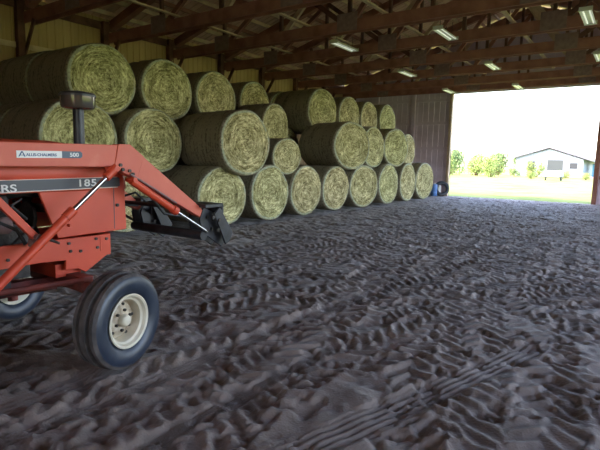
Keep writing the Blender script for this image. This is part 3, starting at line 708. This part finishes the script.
# ------------------------------------------------------------------ things by the end wall
BLUEP=mat('blue_plastic',(.10,.22,.5),.35); 
e=empty('drum',(-8.12,22.85,.005)); tag(e,'small blue and white plastic drum standing by the end wall','drum')
MB().lathe([(0,0),(.14,0),(.15,.02),(.152,.2),(.146,.21),(.152,.22),(.152,.48),(.14,.55),(.06,.58),(0,.58)],(0,0,0),'z',28).build('body',BLUEP,e,smooth=40)
MB().lathe([(.0,.58),(.05,.58),(.05,.62),(0,.62)],(0,0,0),'z',16).build('lid',WHITE,e,smooth=40)
b_=MB(); b_.box((-.17,-.17,0),(.17,.17,.5)); o=b_.build('seed_sack',WHITE,bevel=.05,loc=(-8.12,23.26,.0)); tag(o,'white upright sack behind the blue drum','sack')
ba=MB(); ba.box((-.09,-.1,.5),(.09,.1,.62)); ba.build('tied_top',WHITE,o,bevel=.04)
e=empty('loose_tire',(-7.83,23.07,.36)); e.rotation_euler=(0,math.radians(-12),math.radians(-62)); tag(e,'worn black tyre leaning against the door jamb','tyre')
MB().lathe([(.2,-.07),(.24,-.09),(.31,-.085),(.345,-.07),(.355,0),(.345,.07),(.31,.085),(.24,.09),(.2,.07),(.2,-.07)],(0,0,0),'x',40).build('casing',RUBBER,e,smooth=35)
MB().lathe([(.345,-.06),(.362,-.05),(.362,-.02),(.352,-.01),(.352,.01),(.362,.02),(.362,.05),(.345,.06)],(0,0,0),'x',40).build('tread',TREAD,e)

# ------------------------------------------------------------------ outside
GRASS=noisy('sunlit_grass',(.12,.165,.035),(.22,.27,.075),.35,.9,bump=.5,bscale=12,detail=8,spec=.1)
LEAF=noisy('leaf_green',(.11,.16,.03),(.24,.29,.08),2.2,.7,bump=0)
LEAF2=noisy('leaf_deep_green',(.07,.12,.035),(.16,.22,.07),2.2,.7,bump=0)
BWHITE=noisy('white_siding',(.19,.21,.25),(.25,.27,.31),2,.6,bump=.1)
BROOF=mat('pale_grey_roof',(.11,.105,.12),.6)
BDARK=mat('dark_doorway_boards',(.02,.022,.026),.6)
def gh(X,Y):
    inside=(X>XL-.4)&(X<XR+.3)&(Y>-6.3)&(Y<YB+.1)
    h=-.03+.04*fbm(X*.35,Y*.35,31)+.03*fbm(X*1.9,Y*1.9,33)
    return np.where(inside,-.32,np.where(Y>45,h*.4-.02,h))
gx=spaced([(-160,-40,16),(-40,-14.1,52),(-14.1,5.2,140),(5.2,30,50),(30,160,16)]); gy=spaced([(-80,-6.4,30),(-6.4,23.4,60),(23.4,24,8),(24,45,150),(45,100,90),(100,320,22)])
g=grid_mesh('ground',gx,gy,gh,GRASS); tag(g,'mown yellow green grass field outside the barn',None,None,'structure')

def bush_mesh(seed,nl=1500,tall=1.0):
    rs=np.random.RandomState(seed); V=[];F=[]
    blobs=[(rs.uniform(-.6,.6),rs.uniform(-.5,.5),rs.uniform(.25,.75)*tall,rs.uniform(.28,.45)) for _ in range(9)]
    for _ in range(nl):
        cx,cy,cz,r=blobs[rs.randint(9)]; d=rs.randn(3); d/=np.linalg.norm(d); rr=r*rs.uniform(.75,1.1); c=np.array([cx,cy,cz])+d*rr*np.array([1,1,.9])
        if c[2]<.01: continue
        u=rs.randn(3); u/=np.linalg.norm(u); w_=np.cross(u,d); w_/=np.linalg.norm(w_)+1e-6; s_=rs.uniform(.03,.07)
        b=len(V); V+= [tuple(c-u*s_),tuple(c+w_*s_*.5),tuple(c+u*s_),tuple(c-w_*s_*.5)]; F.append((b,b+1,b+2,b+3))
    return V,F,blobs
def bush_obj(seed,m,label,cat,name,tall=1.0):
    V,F,bl=bush_mesh(seed,1500,tall); e=empty(name)
    MB().add(V,F).build('foliage',m,e,fix=False)
    s_=MB(); 
    for (cx,cy,cz,r) in bl: s_.tube([(cx*.15,cy*.15,-.03),(cx*.5,cy*.5,cz*.5),(cx,cy,cz)],[.03,.02,.008],6)
    s_.build('stem',WOODDARK,e)
    return e
b1=bush_obj(11,LEAF,'','bush','bush'); b2=bush_obj(12,LEAF2,'','bush','bush')
used=set()
def place(src,x,y,sx,sz,rz,label,cat,group):
    o=src if id(src) not in used else copy_tree(src); used.add(id(src))
    o.location=(x,y,-.03); o.scale=(sx,sx,sz); o.rotation_euler=(0,0,rz); tag(o,label,cat,group); return o
bs=[(b2,-21.8,62,1.6,1.5,'low one in front of the third clump'),(b1,-25.5,75,2.0,2.6,'narrow one between the two leftmost clumps'),(b2,-32,79,2.0,3.2,'just inside the left jamb of the doorway'),
    (b1,-28.5,70,3.0,3.6,'nearest the left side of the doorway'),(b2,-26.5,82,3.0,4.6,'dark clump rising behind the leftmost bushes'),(b1,-23.4,68,2.4,3.4,'second clump right of the left door jamb'),
    (b1,-20.6,76,2.6,3.3,'third clump right of the left door jamb'),(b2,-20.2,88,2.6,4.2,'deeper green clump beside the white building'),(b1,-17.0,70,2.0,3.0,'clump at the left corner of the white building'),
    (b1,-13.0,80,1.5,2.6,'growing against the white building between its door openings'),(b2,-15.7,79,1.0,1.4,'low one below the left opening of the white building'),(b1,-8.6,72,1.4,1.3,'low one right of the white trailer'),(b2,-3.4,84,1.5,1.7,'at the right corner of the white building'),
    (b1,-11.6,68,1.2,1.1,'low weeds left of the white trailer'),(b2,-36.5,90,4.0,5.0,'tall one seen past the left door jamb'),(b1,-5.7,71,.8,1.0,'low weeds right, in front of the board pile')]
for i,(s_,x,y,sx,sz,t_) in enumerate(bs): place(s_,x,y,sx,sz,i*1.3,'sunlit leafy bush, '+t_,'bush','bushes around the white building')
# far tree line
def tree_obj():
    e=empty('tree'); V=[];F=[]; rs=np.random.RandomState(5)
    for _ in range(2600):
        d=rs.randn(3); d/=np.linalg.norm(d); c=np.array([0,0,.62])+d*np.array([.34,.34,.36])*rs.uniform(.7,1.08)*(1+.25*math.sin(5*d[0]+3*d[2]))
        u=rs.randn(3); u/=np.linalg.norm(u); w_=np.cross(u,d); w_/=np.linalg.norm(w_)+1e-6; s_=rs.uniform(.012,.03)
        b=len(V); V+=[tuple(c-u*s_),tuple(c+w_*s_*.6),tuple(c+u*s_),tuple(c-w_*s_*.6)]; F.append((b,b+1,b+2,b+3))
    MB().add(V,F).build('crown',LEAF2,e,fix=False); MB().tube([(0,0,-.02),(.01,0,.3),(0,.01,.7)],[.03,.022,.008],8).build('trunk',WOODDARK,e); return e
tr0=tree_obj()
tl=[(-58,150,8,'leftmost'),(-52,155,7,'second'),(-46.5,148,7.5,'third'),(-41,152,6.5,'fourth'),(-35.5,150,7,'fifth'),(-30,156,6.2,'sixth, just left of the white roof'),(-3.5,140,6.0,'right of the white roof'),(2,150,7,'behind the right door jamb')]
for i,(x,y,s_,t_) in enumerate(tl): 
    o=tr0 if i==0 else copy_tree(tr0); o.location=(x,y,-.04); o.scale=(s_*.95,s_*.95,s_*.82); o.rotation_euler=(0,0,i*1.1); tag(o,'hazy green tree on the far field edge, '+t_,'tree','trees along the far field edge')

# white gable building
B=empty('farm_building',(-12.1,85,-.02)); tag(B,'low white gabled farm building across the grass','building')
hw=4.75
w_=MB(); w_.prism_y([(-hw,0),(hw,0),(hw,2.75),(0,4.35),(-hw,2.95)],0,22); 
w_.build('wall',BWHITE,B)
r_=MB(); r_.beam((-hw-.45,-.4,2.86),(0,-.4,4.48),.02,.02)
r_=MB()
for a_,b2_ in (((-hw-.5,2.80),(0,4.48)),((0,4.48),(hw+1.3,2.45))):
    (x0,z0),(x1,z1)=a_,b2_; r_.add([(x0,-.45,z0),(x1,-.45,z1),(x1,22.4,z1),(x0,22.4,z0),(x0,-.45,z0+.17),(x1,-.45,z1+.17),(x1,22.4,z1+.17),(x0,22.4,z0+.17)],[(3,2,1,0),(4,5,6,7),(0,1,5,4),(1,2,6,5),(2,3,7,6),(3,0,4,7)])
r_.build('roof',BROOF,B)
def opening(nm,x0,x1,z0,z1,m):
    k=MB(); k.box((x0,-.05,z0),(x1,.02,z1)); o=k.build(nm,m,B)
    f_=MB(); f_.box((x0-.08,-.08,z1),(x1+.08,.0,z1+.1)); f_.box((x0-.08,-.08,z0),(x0,.0,z1)); f_.box((x1,-.08,z0),(x1+.08,.0,z1)); f_.build('frame',BWHITE,o); return o
opening('small_door',-2.95,-1.9,.02,2.4,BDARK); opening('big_door',-.15,2.05,.02,2.62,mat('grey_green_door',(.035,.042,.042),.6)); opening('window',2.95,4.0,1.35,2.2,BDARK)
MB().lathe([(0,-.06),(.32,-.06),(.36,-.02),(.36,.03),(0,.03)],(0,0,3.68),'y',24).build('round_vent',GREYV,B)
b_=MB(); 
for k in range(9): b_.box((-hw+.02,-.012,.3+k*.3),(hw-.02,0,.315+k*.3))
b_.build('siding_lap',BROOF,B)
# side shed in blue at the right
s_=empty('shed',(-5.6,92,-.02)); tag(s_,'small blue shed behind the right end of the white building','shed')
MB().box((-1.0,0,0),(1.4,2.4,2.1)).build('wall',mat('blue_shed_paint',(.12,.32,.42),.6),s_); MB().prism_y([(-1.2,2.1),(1.6,2.1),(.2,2.6)],-.2,2.6).build('roof',BROOF,s_)
# white box trailer
tv=empty('box_trailer',(-8.1,60,0)); tag(tv,'small white box trailer parked on the grass','trailer')
MB().box((-.85,0,.42),(.85,2.6,1.12)).build('box',BWHITE,tv,bevel=.04)
MB().box((-.80,-.02,.46),(-.01,0,1.08)).box((.01,-.02,.46),(.80,0,1.08)).build('rear_door',WHITE,tv)
for x_ in (-.78,.78): MB().lathe([(0,-.08),(.17,-.08),(.22,-.08),(.24,-.05),(.24,.05),(.22,.08),(.17,.08),(0,.08)],(x_,1.2,.24),'x',24).build('wheel',BLACKM,tv)
MB().beam((0,2.5,.45),(0,3.8,.42),.08,.08).beam((-.8,0,.40),(.8,0,.40),.08,.08).build('hitch_frame',BLACKM,tv)
# boards on the grass
p_=empty('board_pile',(-7.3,80,0)); tag(p_,'low pile of reddish boards lying in the grass','board pile')
for k in range(4): MB().box((-2.2+k*.2,0,.02+k*.11),(2.0-k*.3,1.2,.12+k*.11)).build('board',mat('weathered_red_board',(.35,.2,.17),.8),p_)

# ------------------------------------------------------------------ light, sky, camera
W=bpy.data.worlds.new('world'); bpy.context.scene.world=W; W.use_nodes=True; nt=W.node_tree
bg=nt.nodes['Background']; sky=nt.nodes.new('ShaderNodeTexSky'); sky.sky_type='NISHITA'; sky.sun_disc=False
sky.sun_elevation=math.radians(48); sky.sun_rotation=math.radians(235); sky.air_density=1; sky.dust_density=2.5; sky.ozone_density=1
tn=nt.nodes.new('ShaderNodeVectorMath'); tn.operation='MULTIPLY'; tn.inputs[1].default_value=(1.0,.90,.88); nt.links.new(sky.outputs[0],tn.inputs[0]); nt.links.new(tn.outputs[0],bg.inputs[0]); bg.inputs[1].default_value=.5
sun=bpy.data.lights.new('sun','SUN'); sun.energy=1.9; sun.angle=math.radians(.6); sun.color=(1,.96,.88)
so=bpy.data.objects.new('sun',sun); C.objects.link(so)
dirv=Vector((.72,.45,-.95)); so.rotation_euler=dirv.to_track_quat('-Z','Y').to_euler(); so.location=(-20,-10,20)

cam=bpy.data.cameras.new('camera'); co=bpy.data.objects.new('camera',cam); C.objects.link(co); bpy.context.scene.camera=co
f,yaw,pit,rol=484.26,.6095036,.1299447,.0215726
cam.sensor_width=36; cam.sensor_fit='HORIZONTAL'; cam.lens=f/600*36; cam.clip_end=1000
fwd=Vector((-math.sin(yaw)*math.cos(pit),math.cos(yaw)*math.cos(pit),-math.sin(pit))); rt=Vector((math.cos(yaw),math.sin(yaw),0)); up=rt.cross(fwd)
r2=rt*math.cos(rol)+up*math.sin(rol); u2=-rt*math.sin(rol)+up*math.cos(rol)
M_=Matrix((( r2.x,u2.x,-fwd.x,0),(r2.y,u2.y,-fwd.y,0),(r2.z,u2.z,-fwd.z,1.5),(0,0,0,1))); co.matrix_world=M_
sc=bpy.context.scene
sc.view_settings.view_transform='Standard'; sc.view_settings.look='None'; sc.view_settings.exposure=2.35; sc.view_settings.gamma=1
sc.cycles.max_bounces=10; sc.cycles.diffuse_bounces=6; sc.cycles.use_denoising=True; sc.cycles.sample_clamp_indirect=8
